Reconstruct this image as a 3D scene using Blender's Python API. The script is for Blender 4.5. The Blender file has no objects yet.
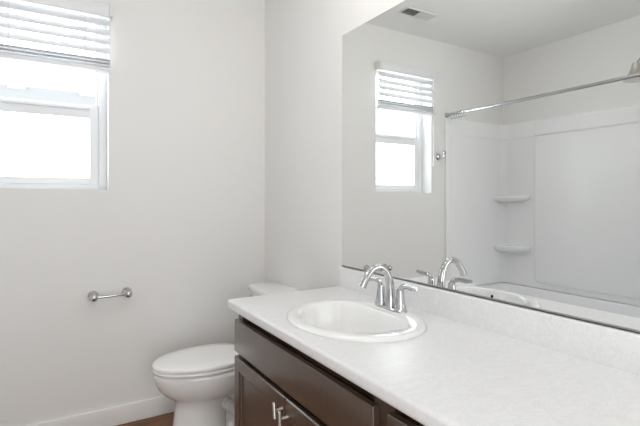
import bpy, bmesh, math, random
from mathutils import Vector, Matrix

random.seed(4)
S = bpy.context.scene
COL = S.collection
PI = math.pi
R = math.radians

# ------------------------------------------------------------------ camera
H = 1.29                                    # eye height
cam_data = bpy.data.cameras.new('camera')
cam = bpy.data.objects.new('camera', cam_data)
COL.objects.link(cam)
cam.location = (-0.98 * H, -2.182 * H, H)
cam.rotation_euler = (R(90), 0, -math.atan2(272, 450))
cam_data.sensor_width = 36.0
cam_data.lens = 450 / 640 * 36.0
cam_data.shift_y = -13 / 640
cam_data.clip_start = 0.02
S.camera = cam

# ------------------------------------------------------------------ world
world = bpy.data.worlds.new('overcast_sky')
S.world = world
world.use_nodes = True
bg = world.node_tree.nodes['Background']
bg.inputs[0].default_value = (0.93, 0.97, 1.0, 1)
bg.inputs[1].default_value = 6.5

# ------------------------------------------------------------------ lights
def lamp(name, kind, loc, power, color, size=0.05, rot=(0, 0, 0), size_y=None):
    d = bpy.data.lights.new(name, kind)
    d.energy = power
    d.color = color
    if kind == 'AREA':
        d.size = size
        if size_y:
            d.shape = 'RECTANGLE'
            d.size_y = size_y
    else:
        d.shadow_soft_size = size
    o = bpy.data.objects.new(name, d)
    o.location = loc
    o.rotation_euler = rot
    COL.objects.link(o)
    return o

for yy in (-1.20, -1.45, -1.70):
    lamp('vanity_bulb', 'POINT', (-0.34, yy, 2.39), 1.3, (1.0, 0.95, 0.90), 0.06)
# globe lamp hanging in the middle of the room
lamp('ceiling_lamp', 'POINT', (-1.20, -1.50, 2.50), 8.5, (1.0, 0.995, 0.985), 0.09)
# cool fill light added behind the camera; the back wall is solid
lamp('rear_fill_light', 'AREA', (-1.2, -3.40, 1.0), 27.0, (0.95, 0.98, 1.0), 1.3, (R(90), 0, 0), 2.1)

# ------------------------------------------------------------------ exposure
S.view_settings.view_transform = 'Standard'
S.view_settings.look = 'None'
S.view_settings.gamma = 1.0
S.view_settings.use_curve_mapping = False
S.view_settings.exposure = -0.16
S.cycles.max_bounces = 14
S.cycles.diffuse_bounces = 8
S.cycles.glossy_bounces = 8
S.cycles.transparent_max_bounces = 12

# ================================================================== helpers
def tag(o, label=None, cat=None, group=None, kind=None):
    if label: o['label'] = label
    if cat: o['category'] = cat
    if group: o['group'] = group
    if kind: o['kind'] = kind
    return o

def thing(name, label, cat, loc=(0, 0, 0), group=None):
    o = bpy.data.objects.new(name, None)
    o.empty_display_size = 0.05
    COL.objects.link(o)
    o.location = loc
    return tag(o, label, cat, group)

def obj(name, bm, mat, parent=None, angle=35, smooth=True):
    """links a bmesh (in world coordinates) as one mesh object"""
    bmesh.ops.recalc_face_normals(bm, faces=bm.faces)
    me = bpy.data.meshes.new(name)
    if parent is not None:
        off = Vector((0, 0, 0))
        p = parent
        while p is not None:
            off += p.location
            p = p.parent
        bmesh.ops.translate(bm, verts=bm.verts, vec=-off)
    bm.to_mesh(me)
    bm.free()
    if smooth:
        for p in me.polygons:
            p.use_smooth = True
        me.set_sharp_from_angle(angle=R(angle))
    o = bpy.data.objects.new(name, me)
    COL.objects.link(o)
    if mat:
        me.materials.append(mat)
    if parent is not None:
        o.parent = parent
    return o

def struct(name, bm, mat, parent=None, angle=35):
    o = obj(name, bm, mat, parent, angle)
    if parent is None:
        o['kind'] = 'structure'
    return o

def box(bm, x0, x1, y0, y1, z0, z1, bev=0.0, seg=2):
    t = bmesh.new()
    bmesh.ops.create_cube(t, size=1.0)
    for v in t.verts:
        v.co = Vector(((x0 + x1) / 2 + v.co.x * (x1 - x0),
                       (y0 + y1) / 2 + v.co.y * (y1 - y0),
                       (z0 + z1) / 2 + v.co.z * (z1 - z0)))
    if bev > 0:
        bmesh.ops.bevel(t, geom=list(t.edges), offset=bev, segments=seg, profile=0.5, affect='EDGES')
    merge(bm, t)

def merge(bm, t, mat=None):
    me = bpy.data.meshes.new('tmp')
    if mat is not None:
        bmesh.ops.transform(t, matrix=mat, verts=t.verts)
    t.to_mesh(me)
    t.free()
    bm.from_mesh(me)
    bpy.data.meshes.remove(me)

def loft(bm, rings, cap0=True, cap1=True, closed=True):
    rows = [[bm.verts.new(p) for p in r] for r in rings]
    n = len(rows[0])
    for a, b in zip(rows, rows[1:]):
        for i in range(n if closed else n - 1):
            j = (i + 1) % n
            bm.faces.new((a[i], a[j], b[j], b[i]))
    if cap0: bm.faces.new(rows[0])
    if cap1: bm.faces.new(rows[-1])

def lathe(bm, prof, origin=(0, 0, 0), axis=(0, 0, 1), n=28):
    """prof = [(radius, height)], turned about axis from origin"""
    q = Vector((0, 0, 1)).rotation_difference(Vector(axis).normalized())
    o = Vector(origin)
    rings = []
    for r, h in prof:
        r = max(r, 1e-4)
        rings.append([o + q @ Vector((r * math.cos(2 * PI * i / n), r * math.sin(2 * PI * i / n), h)) for i in range(n)])
    loft(bm, rings)

def ball_prof(r, k=10):
    return [(r * math.sin(PI * i / k), -r * math.cos(PI * i / k)) for i in range(k + 1)]

def tube(bm, pts, rad, n=14, sx=1.0, up=None):
    """tube along points; rad float or list; sx flattens across 'up'"""
    pts = [Vector(p) for p in pts]
    if not isinstance(rad, (list, tuple)): rad = [rad] * len(pts)
    rings = []
    u = None
    for i, p in enumerate(pts):
        t = (pts[min(i + 1, len(pts) - 1)] - pts[max(i - 1, 0)]).normalized()
        if u is None:
            u = Vector(up) if up else (Vector((0, 0, 1)) if abs(t.z) < 0.9 else Vector((1, 0, 0)))
        u = (u - t * u.dot(t)).normalized()
        w = t.cross(u)
        rings.append([p + rad[i] * (math.cos(2 * PI * k / n) * u * sx + math.sin(2 * PI * k / n) * w) for k in range(n)])
    loft(bm, rings)

def smooth_path(pts, k=6):
    """Catmull-Rom through pts"""
    P = [Vector(p) for p in pts]
    P = [P[0] * 2 - P[1]] + P + [P[-1] * 2 - P[-2]]
    out = []
    for i in range(1, len(P) - 2):
        for s in range(k):
            t = s / k
            a, b, c, d = P[i - 1], P[i], P[i + 1], P[i + 2]
            out.append(0.5 * ((2 * b) + (c - a) * t + (2 * a - 5 * b + 4 * c - d) * t * t + (3 * b - a - 3 * c + d) * t ** 3))
    out.append(P[-2])
    return out

def lerps(vals, n):
    """n samples along the list vals"""
    out = []
    for i in range(n):
        f = i / (n - 1) * (len(vals) - 1)
        j = min(int(f), len(vals) - 2)
        out.append(vals[j] + (vals[j + 1] - vals[j]) * (f - j))
    return out

# ================================================================== materials
def mat(name, color, rough=0.5, metal=0.0, spec=0.5, coat=0.0):
    m = bpy.data.materials.new(name)
    m.use_nodes = True
    b = m.node_tree.nodes['Principled BSDF']
    b.inputs['Base Color'].default_value = (*color, 1)
    b.inputs['Roughness'].default_value = rough
    b.inputs['Metallic'].default_value = metal
    b.inputs['Specular IOR Level'].default_value = spec
    b.inputs['Coat Weight'].default_value = coat
    b.inputs['Coat Roughness'].default_value = 0.08
    return m

def nodes(m):
    nt = m.node_tree
    return nt, nt.nodes, nt.links, nt.nodes['Principled BSDF']

def add_bump(m, scale, strength, dist=0.002, detail=3):
    nt, N, L, b = nodes(m)
    tc = N.new('ShaderNodeTexCoord')
    nz = N.new('ShaderNodeTexNoise')
    nz.inputs['Scale'].default_value = scale
    nz.inputs['Detail'].default_value = detail
    bp = N.new('ShaderNodeBump')
    bp.inputs['Strength'].default_value = strength
    bp.inputs['Distance'].default_value = dist
    L.new(tc.outputs['Object'], nz.inputs['Vector'])
    L.new(nz.outputs['Fac'], bp.inputs['Height'])
    L.new(bp.outputs['Normal'], b.inputs['Normal'])

M_wall = mat('wall_paint', (0.83, 0.825, 0.812), 0.62, spec=0.3)
add_bump(M_wall, 60, 0.10, 0.001)
M_ceil = mat('ceiling_paint', (0.88, 0.88, 0.875), 0.75, spec=0.2)
add_bump(M_ceil, 35, 0.25, 0.003)
M_trim = mat('trim_paint', (0.87, 0.86, 0.85), 0.35)
M_vinyl = mat('white_vinyl', (0.82, 0.83, 0.85), 0.35)
M_china = mat('white_porcelain', (0.90, 0.90, 0.895), 0.08, coat=0.5)
M_seat = mat('white_toilet_seat', (0.93, 0.93, 0.925), 0.18)
M_acryl = mat('white_acrylic', (0.92, 0.925, 0.935), 0.25)
M_chrome = mat('polished_chrome', (0.57, 0.58, 0.59), 0.06, 1.0)
M_nickel = mat('brushed_nickel', (0.66, 0.63, 0.59), 0.28, 1.0)
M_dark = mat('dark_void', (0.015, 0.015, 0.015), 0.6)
M_steel = mat('dark_channel', (0.42, 0.42, 0.42), 0.35, 0.8)
M_mirror = mat('mirror_silver', (0.89, 0.905, 0.895), 0.0, 1.0)
M_white_metal = mat('white_enamel', (0.78, 0.78, 0.77), 0.4)
M_cord = mat('white_cord', (0.75, 0.75, 0.75), 0.6)
M_clear = mat('clear_plastic', (0.80, 0.81, 0.82), 0.12)
M_siding = mat('white_siding', (0.9, 0.9, 0.9), 0.7)
M_roof = mat('pale_shingle', (0.13, 0.13, 0.135), 0.9)

# blind slats: a little light passes through the thin white vinyl
M_slat = mat('slat_vinyl', (0.84, 0.845, 0.86), 0.4)
nt, N, L, b = nodes(M_slat)
tr = N.new('ShaderNodeBsdfTranslucent'); tr.inputs[0].default_value = (0.9, 0.92, 0.95, 1)
mx = N.new('ShaderNodeMixShader'); mx.inputs[0].default_value = 0.12
out = N['Material Output']
L.new(b.outputs[0], mx.inputs[1]); L.new(tr.outputs[0], mx.inputs[2]); L.new(mx.outputs[0], out.inputs[0])

# window glass: clear with fresnel reflection
M_glass = bpy.data.materials.new('window_glass')
M_glass.use_nodes = True
nt = M_glass.node_tree; N = nt.nodes; L = nt.links
N.remove(N['Principled BSDF'])
tp = N.new('ShaderNodeBsdfTransparent'); tp.inputs[0].default_value = (0.96, 0.975, 0.97, 1)
gl = N.new('ShaderNodeBsdfGlossy'); gl.inputs['Roughness'].default_value = 0.0
lw = N.new('ShaderNodeLayerWeight'); lw.inputs[0].default_value = 0.5
pw = N.new('ShaderNodeMath'); pw.operation = 'POWER'; pw.inputs[1].default_value = 5.0
fr = N.new('ShaderNodeMath'); fr.operation = 'MULTIPLY_ADD'; fr.inputs[1].default_value = 0.9; fr.inputs[2].default_value = 0.04
L.new(lw.outputs['Facing'], pw.inputs[0]); L.new(pw.outputs[0], fr.inputs[0])
mx = N.new('ShaderNodeMixShader')
L.new(fr.outputs[0], mx.inputs[0]); L.new(tp.outputs[0], mx.inputs[1]); L.new(gl.outputs[0], mx.inputs[2])
L.new(mx.outputs[0], N['Material Output'].inputs[0])

# white laminate with faint grey marble veining
M_marble = mat('marble_laminate', (0.83, 0.83, 0.83), 0.30)
nt, N, L, b = nodes(M_marble)
tc = N.new('ShaderNodeTexCoord')
mp = N.new('ShaderNodeMapping'); mp.inputs['Rotation'].default_value = (0.3, 0.2, 0.6)
mp.inputs['Scale'].default_value = (1.0, 2.2, 1.6)
n1 = N.new('ShaderNodeTexNoise'); n1.inputs['Scale'].default_value = 13; n1.inputs['Detail'].default_value = 8
n1.inputs['Roughness'].default_value = 0.7; n1.inputs['Distortion'].default_value = 1.6
r1 = N.new('ShaderNodeValToRGB')
e = r1.color_ramp.elements
e[0].position = 0.30; e[0].color = (0.835, 0.835, 0.835, 1)
e[1].position = 0.72; e[1].color = (0.83, 0.83, 0.835, 1)
a = e.new(0.50); a.color = (0.765, 0.77, 0.78, 1)
a = e.new(0.455); a.color = (0.83, 0.83, 0.832, 1)
a = e.new(0.545); a.color = (0.825, 0.825, 0.83, 1)
L.new(tc.outputs['Object'], mp.inputs[0]); L.new(mp.outputs[0], n1.inputs['Vector'])
L.new(n1.outputs['Fac'], r1.inputs[0]); L.new(r1.outputs[0], b.inputs['Base Color'])

# dark stained wood of the vanity, satin lacquer
M_wood = mat('espresso_stained_wood', (0.05, 0.03, 0.022), 0.36, coat=0.7)
nt, N, L, b = nodes(M_wood)
b.inputs['Coat IOR'].default_value = 1.65; b.inputs['Coat Roughness'].default_value = 0.16
tc = N.new('ShaderNodeTexCoord')
mp = N.new('ShaderNodeMapping'); mp.inputs['Scale'].default_value = (9, 9, 1.2)
n1 = N.new('ShaderNodeTexNoise'); n1.inputs['Scale'].default_value = 6; n1.inputs['Detail'].default_value = 6
n1.inputs['Roughness'].default_value = 0.65
r1 = N.new('ShaderNodeValToRGB')
e = r1.color_ramp.elements
e[0].position = 0.3; e[0].color = (0.066, 0.038, 0.024, 1)
e[1].position = 0.75; e[1].color = (0.088, 0.053, 0.034, 1)
L.new(tc.outputs['Object'], mp.inputs[0]); L.new(mp.outputs[0], n1.inputs['Vector'])
L.new(n1.outputs['Fac'], r1.inputs[0]); L.new(r1.outputs[0], b.inputs['Base Color'])

# brown plank floor
M_floor = mat('plank_floor', (0.2, 0.1, 0.06), 0.5)
nt, N, L, b = nodes(M_floor)
tc = N.new('ShaderNodeTexCoord')
mp = N.new('ShaderNodeMapping')
bk = N.new('ShaderNodeTexBrick')
bk.offset = 0.37
bk.inputs['Scale'].default_value = 1.0
bk.inputs['Brick Width'].default_value = 1.2
bk.inputs['Row Height'].default_value = 0.125
bk.inputs['Mortar Size'].default_value = 0.0015
bk.inputs['Color1'].default_value = (0.17, 0.078, 0.040, 1)
bk.inputs['Color2'].default_value = (0.31, 0.155, 0.082, 1)
bk.inputs['Mortar'].default_value = (0.05, 0.025, 0.015, 1)
n1 = N.new('ShaderNodeTexNoise'); n1.inputs['Scale'].default_value = 5; n1.inputs['Detail'].default_value = 7
n1.inputs['Distortion'].default_value = 1.0
mp2 = N.new('ShaderNodeMapping'); mp2.inputs['Scale'].default_value = (1.0, 14, 1)
r1 = N.new('ShaderNodeValToRGB')
r1.color_ramp.elements[0].position = 0.3; r1.color_ramp.elements[0].color = (0.45, 0.40, 0.37, 1)
r1.color_ramp.elements[1].position = 0.7; r1.color_ramp.elements[1].color = (1.2, 1.15, 1.1, 1)
mul = N.new('ShaderNodeMix'); mul.data_type = 'RGBA'; mul.blend_type = 'MULTIPLY'; mul.inputs[0].default_value = 1.0
L.new(tc.outputs['Object'], mp.inputs[0]); L.new(mp.outputs[0], bk.inputs['Vector'])
L.new(tc.outputs['Object'], mp2.inputs[0]); L.new(mp2.outputs[0], n1.inputs['Vector'])
L.new(n1.outputs['Fac'], r1.inputs[0])
L.new(bk.outputs['Color'], mul.inputs[6]); L.new(r1.outputs[0], mul.inputs[7])
L.new(mul.outputs[2], b.inputs['Base Color'])

# ================================================================== the room
CEIL = 2.668
XL = -2.525          # wall behind the bathtub
YB = -3.45           # wall behind the camera
WX0, WX1, WZ0, WZ1 = -1.567, -0.968, 1.349, 2.365     # window opening
WT = 0.16            # window wall thickness

bm = bmesh.new(); box(bm, XL - 0.12, 0.12, YB - 0.12, WT, -0.1, 0.0)
struct('floor', bm, M_floor)
bm = bmesh.new(); box(bm, XL - 0.12, 0.12, YB - 0.12, WT, CEIL, CEIL + 0.1)
struct('ceiling', bm, M_ceil)
bm = bmesh.new(); box(bm, 0.0, 0.12, YB - 0.12, WT, 0.0, CEIL)
struct('wall_right', bm, M_wall)
bm = bmesh.new(); box(bm, XL - 0.12, XL, YB - 0.12, WT, 0.0, CEIL)
struct('wall_left', bm, M_wall)
bm = bmesh.new(); box(bm, XL, 0.0, YB - 0.12, YB, 0.0, CEIL)
struct('wall_back', bm, M_wall)
bm = bmesh.new(); box(bm, XL, -1.745, -1.66, -1.545, 0.0, CEIL)
struct('wall_alcove', bm, M_wall)

# window wall with its opening
bm = bmesh.new()
xs = [XL, WX0, WX1, 0.0]; zs = [0.0, WZ0, WZ1, CEIL]
fr_ = [[bm.verts.new((x, 0.0, z)) for z in zs] for x in xs]
bk_ = [[bm.verts.new((x, WT, z)) for z in zs] for x in xs]
for i in range(3):
    for j in range(3):
        if i == 1 and j == 1: continue
        for g in (fr_, bk_):
            bm.faces.new((g[i][j], g[i + 1][j], g[i + 1][j + 1], g[i][j + 1]))
ring = [(1, 1), (2, 1), (2, 2), (1, 2)]
for k in range(4):
    a, b2 = ring[k], ring[(k + 1) % 4]
    bm.faces.new((fr_[a[0]][a[1]], fr_[b2[0]][b2[1]], bk_[b2[0]][b2[1]], bk_[a[0]][a[1]]))
struct('wall_window', bm, M_wall)

# baseboards
def baseboard(name, x0, x1, y0, y1):
    bm = bmesh.new()
    box(bm, x0, x1, y0, y1, 0.0, 0.112, 0.006, 3)
    struct(name, bm, M_trim)
baseboard('baseboard_window', -1.74, -0.016, -0.015, -0.001)
baseboard('baseboard_right', -0.015, -0.001, -0.94, -0.001)

# ------------------------------------------------------------------ window
win = bpy.data.objects.new('window_1', None); COL.objects.link(win)
win.location = ((WX0 + WX1) / 2, 0.13, WZ0); win['kind'] = 'structure'
FY0, FY1 = 0.112, 0.156
fw = 0.042
bm = bmesh.new()
box(bm, WX0, WX0 + fw, FY0, FY1, WZ0, WZ1, 0.003)
box(bm, WX1 - fw, WX1, FY0, FY1, WZ0, WZ1, 0.003)
box(bm, WX0 + fw, WX1 - fw, FY0, FY1, WZ0, WZ0 + 0.03, 0.003)
box(bm, WX0 + fw, WX1 - fw, FY0, FY1, WZ1 - 0.04, WZ1, 0.003)
obj('window_frame', bm, M_vinyl, win)
ZM = 1.800
bm = bmesh.new()                 # lower sash, nearer the room
sx0, sx1 = WX0 + fw + 0.001, WX1 - fw - 0.001
box(bm, sx0, sx0 + 0.040, 0.118, 0.136, WZ0 + 0.03, ZM + 0.035, 0.003)
box(bm, sx1 - 0.045, sx1, 0.118, 0.136, WZ0 + 0.03, ZM + 0.035, 0.003)
box(bm, sx0 + 0.040, sx1 - 0.045, 0.118, 0.136, WZ0 + 0.03, WZ0 + 0.068, 0.003)
box(bm, sx0 + 0.040, sx1 - 0.045, 0.116, 0.136, ZM - 0.035, ZM + 0.035, 0.003)
box(bm, sx0 + 0.045, sx1 - 0.045, 0.108, 0.118, ZM + 0.012, ZM + 0.030, 0.003)
sash = obj('lower_sash', bm, M_vinyl, win)
bm = bmesh.new(); box(bm, sx0 + 0.04, sx1 - 0.04, 0.126, 0.129, WZ0 + 0.06, ZM - 0.03)
obj('window_pane', bm, M_glass, win)
bm = bmesh.new()
box(bm, sx0, sx0 + 0.012, 0.138, 0.154, ZM + 0.02, WZ1 - 0.04, 0.003)
box(bm, sx1 - 0.012, sx1, 0.138, 0.154, ZM + 0.02, WZ1 - 0.04, 0.003)
box(bm, sx0, sx1, 0.138, 0.154, ZM - 0.02, ZM + 0.045, 0.003)
obj('upper_sash', bm, M_vinyl, win)
bm = bmesh.new(); box(bm, sx0 + 0.01, sx1 - 0.01, 0.144, 0.147, ZM + 0.04, WZ1 - 0.035)
obj('window_pane', bm, M_glass, win)

# ------------------------------------------------------------------ mirror
MY0, MY1, MZ0, MZ1 = -2.47, -0.948, 0.962, 2.112
mir = thing('wall_mirror', 'wide frameless wall mirror above the marble backsplash, reflecting the shower', 'mirror', (0, -1.7, MZ0))
bm = bmesh.new(); box(bm, -0.006, -0.0005, MY0, MY1, MZ0, MZ1)
obj('mirror_pane', bm, M_mirror, mir)
bm = bmesh.new()
box(bm, -0.0085, -0.0065, MY0, MY1, MZ0 - 0.003, MZ0 + 0.0035)
box(bm, -0.0085, -0.0005, MY0, MY1, MZ0 - 0.0035, MZ0 - 0.0005)
obj('bottom_channel', bm, M_steel, mir)

# ------------------------------------------------------------------ countertop
CT, CTH = 0.8596, 0.040
CX0, CY0, CY1 = -0.600, -2.50, -0.930
SKX, SKY, SAX, SAY = -0.320, -1.487, 0.231, 0.284       # sink centre and half sizes

ct = thing('vanity_countertop', 'long white marble-look countertop with backsplash on the dark vanity', 'countertop', (-0.3, -1.7, CT - CTH))
t = bmesh.new()
bmesh.ops.create_cube(t, size=1.0)
for v in t.verts:
    v.co = Vector((CX0 / 2 - 0.0005 + v.co.x * (-CX0 - 0.001), (CY0 + CY1) / 2 + v.co.y * (CY1 - CY0), CT - CTH / 2 + v.co.z * CTH))
vert_e = [e for e in t.edges if abs(e.verts[0].co.z - e.verts[1].co.z) > 0.01 and e.verts[0].co.x < -0.5]
bmesh.ops.bevel(t, geom=vert_e, offset=0.014, segments=5, profile=0.5, affect='EDGES')
rim_e = [e for e in t.edges if abs(e.verts[0].co.z - e.verts[1].co.z) < 1e-4
         and not (e.verts[0].co.x > -0.01 and e.verts[1].co.x > -0.01)]
bmesh.ops.bevel(t, geom=rim_e, offset=0.011, segments=4, profile=0.5, affect='EDGES')
top = obj('worktop', t, M_marble, ct, angle=50)
cut = bmesh.new()
lathe(cut, [(1, -0.2), (1, 0.2)], n=64)
for v in cut.verts:
    v.co = Vector((SKX + v.co.x * (SAX - 0.022) - top.matrix_world.translation.x, SKY + v.co.y * (SAY - 0.022), CT + v.co.z))
    v.co -= Vector((0, 0, 0))
cme = bpy.data.meshes.new('cut'); 
for v in cut.verts:
    v.co -= Vector(ct.location)
bmesh.ops.recalc_face_normals(cut, faces=cut.faces)
cut.to_mesh(cme); cut.free()
co = bpy.data.objects.new('cut', cme); COL.objects.link(co)
co.parent = ct
md = top.modifiers.new('hole', 'BOOLEAN'); md.operation = 'DIFFERENCE'; md.object = co; md.solver = 'EXACT'
bpy.context.view_layer.update()
dg = bpy.context.evaluated_depsgraph_get()
nm = bpy.data.meshes.new_from_object(top.evaluated_get(dg))
top.modifiers.clear(); top.data = nm
bpy.data.objects.remove(co); bpy.data.meshes.remove(cme)
nm.set_sharp_from_angle(angle=R(50))

bm = bmesh.new()                                        # backsplash with rounded top
t = bmesh.new()
bmesh.ops.create_cube(t, size=1.0)
for v in t.verts:
    v.co = Vector((-0.0105 + v.co.x * 0.020, (CY0 + CY1) / 2 + v.co.y * (CY1 - CY0), (CT + 0.957) / 2 + v.co.z * (0.957 - CT - 0.0002)))
ee = [e for e in t.edges if not (e.verts[0].co.z < CT + 0.02 and e.verts[1].co.z < CT + 0.02) and not (e.verts[0].co.x > -0.005 and e.verts[1].co.x > -0.005)]
bmesh.ops.bevel(t, geom=ee, offset=0.007, segments=4, profile=0.5, affect='EDGES')
merge(bm, t)
obj('backsplash', bm, M_marble, ct, angle=50)

# ------------------------------------------------------------------ sink
sink = thing('bathroom_sink', 'white oval drop-in sink with overflow hole set in the countertop', 'sink', (SKX, SKY, CT))
def oval(cx, cy, ax, ay, z, n=72, flat=0.0, sq=2.0):
    """oval ring; flat>0 flattens the side towards the wall (+x)"""
    out = []
    for i in range(n):
        a = 2 * PI * i / n
        c, s = math.cos(a), math.sin(a)
        x = math.copysign(abs(c) ** (2 / sq), c) * ax
        y = math.copysign(abs(s) ** (2 / sq), s) * ay
        if x > 0: x *= 1 - flat
        out.append(Vector((cx + x, cy + y, z)))
    return out
rings = [
    oval(SKX, SKY, SAX - 0.024, SAY - 0.024, CT + 0.0002),
    oval(SKX, SKY, SAX - 0.001, SAY - 0.001, CT + 0.0004),
    oval(SKX, SKY, SAX, SAY, CT + 0.004),
    oval(SKX, SKY, SAX - 0.002, SAY - 0.002, CT + 0.0085),
    oval(SKX, SKY, SAX - 0.007, SAY - 0.007, CT + 0.0125),
    oval(SKX, SKY, SAX - 0.014, SAY - 0.014, CT + 0.0150),
    oval(SKX - 0.002, SKY, SAX - 0.022, SAY - 0.023, CT + 0.0155, flat=0.05),
]
BX, BY = SKX - 0.018, SKY - 0.003
def dee(cx, cy, af, ab, ay, z, n=72, sq=3.6):
    """basin outline: round towards the room, flat towards the faucet"""
    out = []
    for i in range(n):
        a = 2 * PI * i / n
        c, s_ = math.cos(a), math.sin(a)
        if c < 0:
            out.append(Vector((cx + af * c, cy + ay * s_, z)))
        else:
            k = 1 + (sq - 2) * min(1.0, 1.0)
            out.append(Vector((cx + ab * abs(c) ** (2 / sq), cy + math.copysign(ay * abs(s_) ** (2 / (1.2 + sq / 3)), s_), z)))
    return out
for af, ab, ay, dz in ((0.177, 0.143, 0.222, 0.0152), (0.173, 0.140, 0.219, 0.0138), (0.169, 0.1375, 0.215, 0.0095), (0.166, 0.136, 0.212, 0.003), (0.161, 0.132, 0.207, -0.008), (0.155, 0.127, 0.197, -0.045),
                       (0.140, 0.116, 0.178, -0.085), (0.112, 0.094, 0.142, -0.120), (0.072, 0.060, 0.088, -0.140), (0.026, 0.026, 0.026, -0.147)):
    rings.append(dee(BX, BY, af, ab, ay, CT + dz, sq=2.4 + 2.4 * min(1, max(0, ay - 0.06) / 0.14)))
bm = bmesh.new(); loft(bm, rings, cap0=False, cap1=True)
obj('basin', bm, M_china, sink, angle=60)
bm = bmesh.new(); lathe(bm, [(0.024, 0), (0.024, 0.003), (0.018, 0.005), (0.004, 0.006)], (BX, BY, CT - 0.147))
obj('drain', bm, M_chrome, sink)
bm = bmesh.new()
hn = Vector((1, 0, 0.22)).normalized()
lathe(bm, [(0.0075, -0.004), (0.0075, 0.002), (0.005, 0.0025)], (BX - 0.1588, BY + 0.038, CT - 0.013), hn, 18)
obj('overflow_hole', bm, M_dark, sink)

# ------------------------------------------------------------------ faucet
FX, FY, FZ = -0.142, -1.479, CT + 0.0152
fau = thing('bathroom_faucet', 'chrome centerset faucet with arched spout behind the oval sink', 'faucet', (FX, FY, FZ))
bm = bmesh.new()
def stadium(cx, cy, hx, hy, z, n=40):
    out = []
    for i in range(n):
        a = 2 * PI * i / n
        c, s = math.cos(a), math.sin(a)
        out.append(Vector((cx + hx * c, cy + math.copysign(hy - hx, s) * (abs(s) ** 0.25) + hx * s, z)))
    return out
loft(bm, [stadium(FX, FY, 0.026, 0.086, FZ), stadium(FX, FY, 0.026, 0.086, FZ + 0.005), stadium(FX, FY, 0.022, 0.082, FZ + 0.010)])
obj('base_plate', bm, M_chrome, fau)
bm = bmesh.new()
pth = smooth_path([(FX, FY, FZ + 0.006), (FX + 0.001, FY, FZ + 0.050), (FX - 0.003, FY, FZ + 0.098), (FX - 0.020, FY, FZ + 0.140),
                   (FX - 0.052, FY, FZ + 0.162), (FX - 0.090, FY, FZ + 0.154), (FX - 0.118, FY, FZ + 0.124), (FX - 0.134, FY, FZ + 0.094)], 6)
tube(bm, pth, lerps([0.0220, 0.0180, 0.0150, 0.0130, 0.0125, 0.0130, 0.0140, 0.0150], len(pth)), 18)
obj('spout', bm, M_chrome, fau)
for s in (-1, 1):
    hy = FY + s * 0.056
    bm = bmesh.new()
    lathe(bm, [(0.0225, 0.006), (0.0225, 0.019), (0.0210, 0.022), (0.0198, 0.024), (0.0178, 0.042), (0.0155, 0.062), (0.0140, 0.078), (0.006, 0.084)], (FX, hy, FZ))
    hb = obj('handle', bm, M_chrome, fau)
    bm = bmesh.new()
    pth = smooth_path([(FX, hy, FZ + 0.058), (FX, hy + s * 0.002, FZ + 0.078), (FX - 0.001, hy + s * 0.016, FZ + 0.094),
                       (FX - 0.003, hy + s * 0.040, FZ + 0.099), (FX - 0.006, hy + s * 0.070, FZ + 0.097), (FX - 0.008, hy + s * 0.096, FZ + 0.100)], 5)
    tube(bm, pth, lerps([0.0140, 0.0135, 0.0110, 0.0085, 0.0095, 0.0060], len(pth)), 14, sx=0.62)
    obj('lever', bm, M_chrome, hb)

# ------------------------------------------------------------------ vanity cabinet
VX = -0.552                                            # face-frame plane
VY0, VY1 = -2.485, -0.951
van = thing('vanity_cabinet', 'dark brown stained vanity cabinet under the marble countertop', 'cabinet', (-0.28, -1.72, 0))
bm = bmesh.new()
box(bm, VX + 0.02, -0.002, VY1 - 0.018, VY1, 0.0, CT - CTH - 0.001)
box(bm, VX + 0.02, -0.002, VY0, VY0 + 0.018, 0.0, CT - CTH - 0.001)
box(bm, VX + 0.02, -0.002, VY0 + 0.018, VY1 - 0.018, 0.10, 0.118)
box(bm, -0.012, -0.002, VY0 + 0.018, VY1 - 0.018, 0.118, CT - CTH - 0.001)
obj('carcass', bm, M_wood, van)
bm = bmesh.new()
zt = CT - CTH - 0.001
box(bm, VX, VX + 0.02, VY1 - 0.05, VY1, 0.10, zt)
box(bm, VX, VX + 0.02, VY0, VY0 + 0.05, 0.10, zt)
box(bm, VX, VX + 0.02, -1.985, -1.905, 0.10, zt)
for z0, z1 in ((0.10, 0.15), (0.595, 0.645), (0.765, zt)):
    box(bm, VX + 0.018, VX + 0.036, VY0 + 0.018, VY1 - 0.018, z0, z1)
for z0 in (0.355,):
    box(bm, VX + 0.0003, VX + 0.02, VY0 + 0.05, -1.985, z0, z0 + 0.04)
obj('face_frame', bm, M_wood, van)
bm = bmesh.new(); box(bm, VX + 0.075, VX + 0.09, VY0 + 0.018, VY1 - 0.018, 0.0, 0.10)
obj('toe_kick', bm, M_wood, van)

DX0, DX1 = VX - 0.0215, VX - 0.001                      # fronts
def slab_front(name, y0, y1, z0, z1):
    t = bmesh.new(); bm = bmesh.new()
    bmesh.ops.create_cube(t, size=1.0)
    for v in t.verts:
        v.co = Vector(((DX0 + DX1) / 2 + v.co.x * (DX1 - DX0), (y0 + y1) / 2 + v.co.y * (y1 - y0), (z0 + z1) / 2 + v.co.z * (z1 - z0)))
    ed = [e for e in t.edges if e.verts[0].co.x < DX0 + 1e-4 and e.verts[1].co.x < DX0 + 1e-4]
    bmesh.ops.bevel(t, geom=ed, offset=0.004, segments=3, profile=0.5, affect='EDGES')
    merge(bm, t)
    return obj(name, bm, M_wood, van, angle=50)

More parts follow.
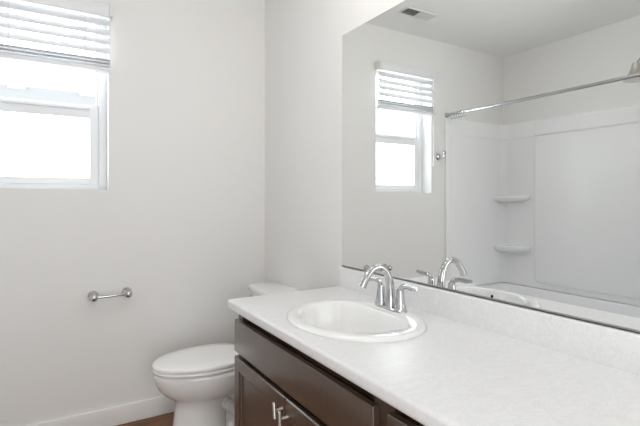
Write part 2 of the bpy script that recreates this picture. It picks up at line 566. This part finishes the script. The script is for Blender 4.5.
def tbar(parent, y, z, tilt):
    """small brushed T-bar knob standing off a front"""
    bm = bmesh.new()
    lathe(bm, [(0.0058, 0), (0.0052, 0.004), (0.0046, 0.028)], (DX0, y, z), (-1, 0, 0), 16)
    d = Vector((0, math.sin(tilt), math.cos(tilt)))
    c = Vector((DX0 - 0.030, y, z))
    t = bmesh.new()
    lathe(t, [(0.0050, -0.0265), (0.0062, -0.0255), (0.0062, 0.0255), (0.0050, 0.0265)], c, d, 18)
    merge(bm, t)
    k = obj('knob', bm, M_nickel, parent)
    k['label'] = 'small brushed nickel bar knob'
    return k

def door(y0, y1, z0, z1, ky, kz, tilt):
    sw = 0.052
    bm = bmesh.new()
    # frame with an inner moulding step
    def pic(x_out, x_in, o0, o1, i0, i1, pz0, pz1, qz0, qz1):
        a = [bm.verts.new((x_out, y, z)) for y, z in ((o0, pz0), (o1, pz0), (o1, pz1), (o0, pz1))]
        b_ = [bm.verts.new((x_in, y, z)) for y, z in ((i0, qz0), (i1, qz0), (i1, qz1), (i0, qz1))]
        for k in range(4):
            bm.faces.new((a[k], a[(k + 1) % 4], b_[(k + 1) % 4], b_[k]))
    e_ = 0.004
    pic(DX1, DX0 + e_, y0, y1, y0, y1, z0, z1, z0, z1)
    pic(DX0 + e_, DX0, y0, y1, y0 + e_, y1 - e_, z0, z1, z0 + e_, z1 - e_)
    pic(DX0, DX0, y0 + e_, y1 - e_, y0 + sw, y1 - sw, z0 + e_, z1 - e_, z0 + sw, z1 - sw)
    m_ = sw + 0.004
    pic(DX0, DX0 + 0.004, y0 + sw, y1 - sw, y0 + m_, y1 - m_, z0 + sw, z1 - sw, z0 + m_, z1 - m_)
    n_ = sw + 0.010
    pic(DX0 + 0.004, DX0 + 0.005, y0 + m_, y1 - m_, y0 + n_, y1 - n_, z0 + m_, z1 - m_, z0 + n_, z1 - n_)
    pic(DX0 + 0.005, DX0 + 0.012, y0 + n_, y1 - n_, y0 + n_ + 0.002, y1 - n_ - 0.002, z0 + n_, z1 - n_, z0 + n_ + 0.002, z1 - n_ - 0.002)
    bmesh.ops.remove_doubles(bm, verts=bm.verts, dist=1e-5)
    d = obj('door', bm, M_wood, van, angle=25)
    bm = bmesh.new(); box(bm, DX0 + 0.012, DX1, y0 + n_ - 0.004, y1 - n_ + 0.004, z0 + n_ - 0.004, z1 - n_ + 0.004)
    obj('door_panel', bm, M_wood, d)
    tbar(d, ky, kz, tilt)

slab_front('false_drawer_front', -1.926, -0.954, 0.637, 0.775)
door(-1.4385, -0.954, 0.125, 0.616, -1.421, 0.572, R(9))
door(-1.926, -1.4425, 0.125, 0.616, -1.462, 0.560, R(3))
for z0, z1 in ((0.637, 0.782), (0.39, 0.616), (0.125, 0.36)):
    d = slab_front('drawer', -2.44, -1.981, z0, z1)
    tbar(d, -2.213, (z0 + z1) / 2, R(90))

# ------------------------------------------------------------------ toilet
TY = -0.385
toi = thing('toilet', 'white elongated two-piece toilet with lid down between the wall and vanity', 'toilet', (-0.4, TY, 0))
def egg(xb, xf, w, z, n=56, sq=2.0, wide=0.42, cy=TY):
    """outline from back xb to front xf (towards -x), half width w; widest at 'wide' of the length from the back"""
    xm = xb + (xf - xb) * wide
    out = []
    for i in range(n):
        a = 2 * PI * i / n
        c, s = math.cos(a), math.sin(a)
        if c < 0:   # front, towards -x
            x = xm + c * (xm - xf)
            y = s * w
        else:
            x = xm + (abs(c) ** (2 / sq)) * (xb - xm)
            y = math.copysign(abs(s) ** (2 / sq), s) * w
        out.append(Vector((x, cy + y, z)))
    return out
TIP = -0.803
bm = bmesh.new()
prof = [  # z, front, half width, back, squareness
    (0.000, -0.722, 0.118, -0.42, 2.6), (0.012, -0.722, 0.118, -0.42, 2.6), (0.030, -0.712, 0.110, -0.42, 2.6), (0.100, -0.700, 0.102, -0.42, 2.6),
    (0.180, -0.690, 0.100, -0.42, 2.6), (0.226, -0.692, 0.103, -0.41, 2.6), (0.242, -0.704, 0.116, -0.36, 2.6), (0.256, -0.724, 0.134, -0.26, 2.6), (0.274, -0.748, 0.154, -0.16, 2.6),
    (0.305, -0.774, 0.173, -0.11, 2.6), (0.340, -0.790, 0.182, -0.10, 2.6), (0.370, -0.797, 0.186, -0.09, 2.6), (0.382, -0.798, 0.186, -0.09, 2.6), (0.389, -0.792, 0.181, -0.09, 2.6)]
loft(bm, [egg(xb, xf, w, z, sq=q, wide=0.5) for z, xf, w, xb, q in prof])
t = bmesh.new()
loft(t, [egg(-0.13, -0.47, w, z, sq=3.0, wide=0.4) for z, w in ((0.0, 0.105), (0.012, 0.105), (0.03, 0.085), (0.10, 0.072), (0.20, 0.075), (0.28, 0.11))])
merge(bm, t)
obj('bowl', bm, M_china, toi, angle=60)
# trapway contour on each flank
for s in (-1, 1):
    bm = bmesh.new()
    pth = smooth_path([(-0.45, TY + s * 0.066, 0.20), (-0.38, TY + s * 0.068, 0.135), (-0.32, TY + s * 0.070, 0.10), (-0.26, TY + s * 0.070, 0.135), (-0.21, TY + s * 0.068, 0.22)], 6)
    tube(bm, pth, lerps([0.030, 0.034, 0.036, 0.036, 0.036], len(pth)), 14)
    obj('trapway', bm, M_china, toi)
bm = bmesh.new()
loft(bm, [egg(-0.30, TIP + 0.006, 0.182, 0.3970, sq=2.3), egg(-0.295, TIP, 0.187, 0.401, sq=2.3), egg(-0.295, TIP, 0.188, 0.409, sq=2.3), egg(-0.30, TIP + 0.007, 0.182, 0.4145, sq=2.3)])
obj('seat', bm, M_seat, toi, angle=60)
bm = bmesh.new()
loft(bm, [egg(-0.298, TIP + 0.004, 0.184, 0.4165, sq=2.3), egg(-0.295, TIP - 0.001, 0.188, 0.419, sq=2.3), egg(-0.295, TIP - 0.001, 0.188, 0.4325, sq=2.3),
          egg(-0.296, TIP + 0.003, 0.185, 0.4375, sq=2.3), egg(-0.299, TIP + 0.011, 0.178, 0.4400, sq=2.3), egg(-0.33, TIP + 0.09, 0.11, 0.4425, sq=2.3), egg(-0.40, TIP + 0.2, 0.03, 0.443, sq=2.3)])
obj('lid', bm, M_seat, toi, angle=60)
for s in (-1, 1):
    bm = bmesh.new()
    box(bm, -0.30, -0.255, TY + s * 0.075 - 0.022, TY + s * 0.075 + 0.022, 0.392, 0.425, 0.008, 3)
    obj('hinge', bm, M_seat, toi)
def tank_ring(z, grow=0.0, bow=0.016, x0=-0.012, xf=-0.188, hw=0.205, r=0.03):
    pts = []
    n = 10
    hw += grow; xf -= grow
    cor = [(x0 , hw, 0), (xf, hw, 90), (xf, -hw, 180), (x0, -hw, 270)]
    for cx, cy_, a0 in cor:
        for k in range(6):
            a = R(a0 + k * 18)
            sx_ = 1 if cx == x0 else -1
            ox = cx - sx_ * r
            oy = cy_ - math.copysign(r, cy_)
            pts.append((ox + r * math.cos(a) if True else 0, oy + r * math.sin(a)))
        if a0 == 90:
            for k in range(1, 9):
                t_ = k / 9
                yy = hw - r - t_ * 2 * (hw - r)
                pts.append((xf - bow * (1 - (yy / (hw - r)) ** 2), yy))
    return [Vector((x, TY + y, z)) for x, y in pts]
bm = bmesh.new()
loft(bm, [tank_ring(0.395, -0.02), tank_ring(0.402, -0.012), tank_ring(0.55, -0.004), tank_ring(0.732, 0.0)])
tank = obj('tank', bm, M_china, toi, angle=50)
bm = bmesh.new()
loft(bm, [tank_ring(0.7325, 0.008, x0=-0.006), tank_ring(0.737, 0.012, x0=-0.004), tank_ring(0.757, 0.012, x0=-0.004), tank_ring(0.765, 0.007, x0=-0.006), tank_ring(0.768, -0.002, x0=-0.012)])
obj('tank_lid', bm, M_china, toi, angle=60)
bm = bmesh.new()
lathe(bm, [(0.013, 0), (0.013, 0.006), (0.007, 0.009), (0.007, 0.018)], (-0.188, TY + 0.155, 0.695), (-1, 0, 0), 18)
t = bmesh.new()
tube(t, smooth_path([(-0.206, TY + 0.160, 0.695), (-0.212, TY + 0.13, 0.694), (-0.214, TY + 0.09, 0.688)], 5), 0.0065, 12)
merge(bm, t)
lv = obj('flush_lever', bm, M_chrome, toi); lv['label'] = 'small chrome flush lever on the tank front'

# ------------------------------------------------------------------ toilet-paper holder
tp_ = thing('toilet_paper_holder', 'chrome toilet paper holder without a roll on the wall below the window', 'toilet paper holder', (-0.961, 0, 0.756))
ends = []
for x, z in ((-1.0485, 0.754), (-0.874, 0.757)):
    bm = bmesh.new()
    lathe(bm, [(0.028, 0.0005), (0.028, 0.005), (0.025, 0.011), (0.014, 0.017), (0.0105, 0.024), (0.0100, 0.050)], (x, 0, z), (0, -1, 0), 28)
    t = bmesh.new(); lathe(t, ball_prof(0.0225), (x, -0.066, z), (0, -1, 0), 24); merge(bm, t)
    obj('post', bm, M_chrome, tp_)
    ends.append(Vector((x, -0.066, z)))
bm = bmesh.new()
d = ends[1] - ends[0]
mid = (ends[0] + ends[1]) / 2
tube(bm, [ends[0] + d * 0.08, mid], 0.0085, 16)
t = bmesh.new(); tube(t, [mid, ends[1] - d * 0.08], 0.0070, 16); merge(bm, t)
obj('roller_bar', bm, M_chrome, tp_)

# ------------------------------------------------------------------ window blind
BX0, BX1 = -1.576, -0.960
bl = thing('window_blind', 'white horizontal slat blind half raised over the window', 'blind', ((BX0 + BX1) / 2, -0.03, 2.31))
bm = bmesh.new(); box(bm, BX0, BX1, -0.062, -0.004, 2.316, 2.374, 0.003)
obj('headrail', bm, M_vinyl, bl)
bm = bmesh.new(); box(bm, BX0 + 0.012, BX1 - 0.014, -0.072, -0.0625, 2.306, 2.372, 0.004)
obj('valance', bm, M_vinyl, bl)
for x0, x1 in ((BX0 - 0.004, BX0 + 0.011), (BX1 - 0.013, BX1 + 0.004)):
    bm = bmesh.new(); box(bm, x0, x1, -0.070, -0.0005, 2.312, 2.3775, 0.002)
    obj('bracket', bm, M_white_metal, bl)
def slat(bm, zc, tilt, yc=-0.033, w=0.050, th=0.0028):
    n = 8
    up, dn = [], []
    for k in range(n + 1):
        s = -w / 2 + w * k / n
        cur = 0.0045 * (1 - (2 * s / w) ** 2)
        for lst, o in ((up, th / 2), (dn, -th / 2)):
            ly, lz = s, cur + o
            lst.append((yc + ly * math.cos(tilt) - lz * math.sin(tilt), zc + ly * math.sin(tilt) + lz * math.cos(tilt)))
    prof = up + dn[::-1]
    loft(bm, [[Vector((x, y, z)) for y, z in prof] for x in (BX0 + 0.004, BX1 - 0.004)])
TILT = R(55)
for zc in (2.283, 2.229, 2.181, 2.129):
    bm = bmesh.new(); slat(bm, zc, TILT)
    obj('slat', bm, M_slat, bl, angle=30)
bm = bmesh.new()
zc = 2.035
for k in range(5):
    slat(bm, zc, R(6 if k % 2 else -3)); zc += 0.0092
obj('stacked_slats', bm, M_slat, bl, angle=30)
bm = bmesh.new(); box(bm, BX0 + 0.002, BX1 - 0.002, -0.060, -0.006, 2.006, 2.028, 0.004)
obj('bottom_rail', bm, M_vinyl, bl)
for x in (-1.435, -1.09):
    for y in (-0.060, -0.006):
        bm = bmesh.new(); tube(bm, [(x, y, 2.318), (x, y, 2.02)], 0.0011, 8)
        obj('ladder_cord', bm, M_cord, bl)
bm = bmesh.new(); tube(bm, [(-1.515, -0.078, 2.33), (-1.515, -0.080, 1.60)], 0.0045, 10)
t = bmesh.new(); lathe(t, [(0.0065, 0), (0.0065, 0.05), (0.0045, 0.06)], (-1.515, -0.080, 1.575), n=12); merge(bm, t)
obj('tilt_wand', bm, M_clear, bl)

# ------------------------------------------------------------------ bathtub with its moulded surround
TX0, TX1, TYE = XL + 0.002, -1.752, -1.543
tub = thing('bathtub_surround', 'white one-piece bathtub and shower surround seen in the mirror', 'bathtub', (-2.13, -0.77, 0))
TZ = 0.50
def rrect(x0, x1, y0, y1, z, r, k=6):
    out = []
    for cx, cy_, a0 in ((x1 - r, y1 - r, 0), (x0 + r, y1 - r, 90), (x0 + r, y0 + r, 180), (x1 - r, y0 + r, 270)):
        for i in range(k + 1):
            a = R(a0 + 90 * i / k)
            out.append(Vector((cx + r * math.cos(a), cy_ + r * math.sin(a), z)))
    return out
bm = bmesh.new()
x0, x1, y0, y1 = TX0, TX1, TYE, -0.002
loft(bm, [rrect(x0, x1, y0, y1, 0.0, 0.004), rrect(x0, x1, y0, y1, TZ - 0.03, 0.004), rrect(x0, x1 + 0.0, y0, y1, TZ - 0.012, 0.006), rrect(x0 + 0.008, x1 - 0.01, y0 + 0.008, y1 - 0.008, TZ, 0.01),
          rrect(x0 + 0.06, x1 - 0.075, y0 + 0.07, y1 - 0.07, TZ, 0.12), rrect(x0 + 0.07, x1 - 0.09, y0 + 0.08, y1 - 0.085, TZ - 0.015, 0.12),
          rrect(x0 + 0.10, x1 - 0.12, y0 + 0.12, y1 - 0.16, 0.18, 0.12), rrect(x0 + 0.16, x1 - 0.18, y0 + 0.18, y1 - 0.24, 0.12, 0.10)], cap0=True)
obj('tub', bm, M_acryl, tub, angle=45)
ST, SL = 2.008, 1.868       # top of surround, height of its upper step
e_ = 0.0015
def slabz(bm, pts_low, z0, z1):
    loft(bm, [[Vector((x, y, z0)) for x, y in pts_low], [Vector((x, y, z1)) for x, y in pts_low]])
# corner cove outline shared by the panels of the window end and the back
bm = bmesh.new()
xb, yb = XL + e_, -e_
d1 = 0.022; d2 = 0.030; rc = 0.07
def cove(dx, dy, r, k=6):
    """inner line from the apron edge along the end wall, round the corner, along the back wall"""
    pts = [(TX1 + 0.02, yb - dy)]
    cx, cy_ = xb + dx + r, yb - dy - r
    for i in range(k + 1):
        a = R(90 + 90 * i / k)
        pts.append((cx + r * math.cos(a), cy_ + r * math.sin(a)))
    cx, cy_ = xb + dx + r, TYE + dy + r
    for i in range(k + 1):
        a = R(180 + 90 * i / k)
        pts.append((cx + r * math.cos(a), cy_ + r * math.sin(a)))
    pts.append((TX1 + 0.02, TYE + dy))
    return pts
outer = [(TX1 + 0.02, yb)] + [(xb, yb)] * 7 + [(xb, TYE + e_ * 0)] * 7 + [(TX1 + 0.02, TYE)]
def wall_band(bm, prof):
    """prof: list of (depth, radius, z) from bottom to top; an open U-shaped sheet closed back to the wall at the top"""
    rings = [[Vector((x, y, z)) for x, y in cove(dp, dp, r)] for dp, r, z in prof]
    rings.append([Vector((x, y, prof[-1][2])) for x, y in outer])
    loft(bm, rings, cap0=False, cap1=False, closed=False)
wall_band(bm, [(0.016, rc, TZ + 0.004), (0.016, rc, SL - 0.012), (0.017, rc, SL - 0.004), (0.020, rc, SL), (0.021, rc, SL + 0.008), (0.019, rc, SL + 0.04), (0.018, rc, ST - 0.008), (0.014, rc, ST)])
# front flanges
for yy0, yy1 in ((-0.020, -e_), (TYE, TYE + 0.018)):
    box(bm, TX1 - 0.03, TX1 + 0.024, yy0, yy1, 0.5, ST, 0.006, 3)
obj('surround_wall', bm, M_acryl, tub, angle=50)
# raised main panel on the back
def ypanel(dx, g, z0, z1, r):
    y0p, y1p, z0p, z1p = -1.20 - g, -0.351 + g, z0 - g, z1 + g
    pts = []
    for cy_, cz, a0 in ((y1p - r, z1p - r, 0), (y0p + r, z1p - r, 90), (y0p + r, z0p + r, 180), (y1p - r, z0p + r, 270)):
        for i in range(6):
            a = R(a0 + 90 * i / 5)
            pts.append(Vector((xb + dx, cy_ + r * math.cos(a), cz + r * math.sin(a))))
    return pts
for z0, z1, r in ((0.556, SL - 0.008, 0.03), (SL + 0.004, ST - 0.012, 0.012)):
    bm = bmesh.new()
    loft(bm, [ypanel(d, g, z0, z1, r) for d, g in ((0.010, 0.006), (0.022, 0.006), (0.029, 0.003), (0.032, -0.006), (0.033, -0.009))])
    obj('raised_panel', bm, M_acryl, tub, angle=50)
def corner_shelf(zt, zb):
    bm = bmesh.new()
    def ring(ax, ay, z, n=22):
        pts = [Vector((xb + 0.012, yb - 0.012, z))]
        for i in range(n + 1):
            a = PI / 2 * i / n
            c, s = math.cos(a), math.sin(a)
            pts.append(Vector((xb + 0.012 + ax * c ** 0.8, yb - 0.012 - ay * s ** 0.8, z)))
        return pts
    hgt = zt - zb
    loft(bm, [ring(0.05, 0.12, zb), ring(0.10, 0.21, zb + hgt * 0.18), ring(0.138, 0.275, zb + hgt * 0.42), ring(0.150, 0.292, zb + hgt * 0.62), ring(0.152, 0.296, zt - 0.012),
              ring(0.148, 0.290, zt - 0.003), ring(0.140, 0.280, zt), ring(0.128, 0.266, zt - 0.006), ring(0.06, 0.16, zt - 0.010)])
    obj('corner_shelf', bm, M_acryl, tub, angle=60)
corner_shelf(1.330, 1.262)
corner_shelf(0.868, 0.785)

# ------------------------------------------------------------------ shower rod with rings
RX, RZ = -1.748, 2.030
rod = thing('shower_curtain_rod', 'straight chrome shower curtain rod spanning the bathtub alcove', 'shower rod', (RX, -0.77, RZ))
bm = bmesh.new(); tube(bm, [(RX, -0.012, RZ + 0.006), (RX, -0.75, RZ), (RX, -1.533, RZ + 0.002)], 0.0125, 20)
obj('rod', bm, M_chrome, rod)
for y, ax, dz in ((-0.0005, -1, 0.006), (-1.5445, 1, 0.002)):
    bm = bmesh.new(); lathe(bm, [(0.0215, 0), (0.0215, 0.004), (0.0195, 0.010), (0.0165, 0.014), (0.0165, 0.030)], (RX, y, RZ + dz), (0, ax, 0), 28)
    obj('flange', bm, M_chrome, rod)
for i, y in enumerate((-0.065, -0.100, -0.128, -0.150, -0.172, -0.205)):
    r = thing('curtain_ring', 'empty roller ring bunched near the window end of the shower rod', 'curtain ring', (RX, y, RZ), 'curtain rings on the shower rod')
    bm = bmesh.new()
    pts = [(RX + 0.019 * math.cos(a), y + 0.004 * math.sin(2 * a), RZ - 0.003 + (0.021 if math.sin(a) > 0 else 0.036) * math.sin(a)) for a in [2 * PI * k / 28 for k in range(29)]]
    tube(bm, pts, 0.0026, 8)
    obj('wire', bm, M_chrome, r)
    for k in range(3):
        a = R(60 + 30 * k)
        bm = bmesh.new(); lathe(bm, ball_prof(0.0058, 8), (RX + 0.019 * math.cos(a), y, RZ - 0.003 + 0.021 * math.sin(a)), n=12)
        obj('roller', bm, M_chrome, r)

# ------------------------------------------------------------------ shower head
sh = thing('wall_shower', 'bell-shaped metal shower head on its arm seen in the mirror above the rod', 'shower head', (-2.13, -1.545, 2.16))
SHY = -1.325
bm = bmesh.new()
tube(bm, smooth_path([(-2.13, -1.540, 2.20), (-2.13, -1.45, 2.235), (-2.13, -1.37, 2.24), (-2.13, SHY, 2.205)], 6), 0.0105, 14)
obj('arm', bm, M_chrome, sh)
bm = bmesh.new(); lathe(bm, [(0.034, 0), (0.034, 0.004), (0.022, 0.012), (0.012, 0.014)], (-2.13, -1.5445, 2.20), (0, 1, 0), 24)
obj('escutcheon', bm, M_chrome, sh)
bm = bmesh.new(); lathe(bm, [(0.060, 0), (0.074, 0.004), (0.075, 0.014), (0.064, 0.028), (0.044, 0.050), (0.030, 0.080), (0.025, 0.105), (0.020, 0.120), (0.010, 0.127)], (-2.13, SHY, 2.092), (0, 0.0, 1), 32)
obj('spray_head', bm, M_nickel, sh)

# ------------------------------------------------------------------ robe hook
hk = thing('robe_hook', 'small chrome robe hook on the wall between window and bathtub', 'hook', (-1.647, 0, 1.664))
bm = bmesh.new()
lathe(bm, [(0.029, 0.0005), (0.029, 0.004), (0.025, 0.011), (0.013, 0.017), (0.010, 0.035)], (-1.647, 0, 1.664), (0, -1, 0), 24)
obj('rose', bm, M_chrome, hk)
bm = bmesh.new()
pth = smooth_path([(-1.647, -0.026, 1.664), (-1.647, -0.048, 1.650), (-1.647, -0.068, 1.656), (-1.647, -0.074, 1.685)], 5)
tube(bm, pth, 0.0085, 12)
t = bmesh.new(); lathe(t, ball_prof(0.016), (-1.647, -0.074, 1.692), n=16); merge(bm, t)
obj('prong', bm, M_chrome, hk)

# ------------------------------------------------------------------ ceiling register
vx0, vx1, vy0, vy1 = -1.235, -0.935, -0.405, -0.285
ve = thing('ceiling_vent', 'white two-way louvered air register in the ceiling near the window', 'vent', ((vx0 + vx1) / 2, (vy0 + vy1) / 2, CEIL))
zf = CEIL - 0.0005
bm = bmesh.new()
f_ = 0.016
box(bm, vx0, vx1, vy0, vy0 + f_, zf - 0.008, zf, 0.002)
box(bm, vx0, vx1, vy1 - f_, vy1, zf - 0.008, zf, 0.002)
box(bm, vx0, vx0 + f_, vy0 + f_, vy1 - f_, zf - 0.008, zf, 0.002)
box(bm, vx1 - f_, vx1, vy0 + f_, vy1 - f_, zf - 0.008, zf, 0.002)
xm = (vx0 + vx1) / 2
box(bm, xm - 0.004, xm + 0.004, vy0 + f_, vy1 - f_, zf - 0.008, zf, 0.001)
obj('register_frame', bm, M_white_metal, ve)
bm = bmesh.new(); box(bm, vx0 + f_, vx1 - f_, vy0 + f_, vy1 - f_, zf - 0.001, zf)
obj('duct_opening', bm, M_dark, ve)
for x0, x1, sgn in ((vx0 + f_, xm - 0.004, 1), (xm + 0.004, vx1 - f_, -1)):
    bm = bmesh.new()
    nl = 9
    for k in range(nl):
        xc = x0 + (x1 - x0) * (k + 0.5) / nl
        t = bmesh.new(); box(t, -0.0065, 0.0065, vy0 + f_, vy1 - f_, -0.0006, 0.0006)
        merge(bm, t, Matrix.Translation((xc, 0, zf - 0.006)) @ Matrix.Rotation(sgn * R(-42), 4, 'Y'))
    obj('louvers', bm, M_white_metal, ve)

# ------------------------------------------------------------------ neighbouring house outside
nb = thing('neighbouring_house', 'pale neighbouring house with a light roof outside the window', 'house', (-6.0, 12.0, -3.0))
bm = bmesh.new(); box(bm, -8, 6, 12.0, 18, -3.0, 3.92)
obj('house_wall', bm, M_siding, nb)
bm = bmesh.new()
pr = [(11.6, 3.78), (11.6, 3.92), (15.0, 5.07), (18.4, 3.92), (18.4, 3.78), (15.0, 4.93)]
loft(bm, [[Vector((x, y, z)) for y, z in pr] for x in (-8.4, 6.4)])
obj('roof', bm, M_roof, nb)
for x in (-2.11, -0.12):
    bm = bmesh.new(); box(bm, x - 0.24, x + 0.24, 14.15, 14.45, 4.74, 4.97, 0.02)
    obj('roof_vent', bm, M_steel, nb)
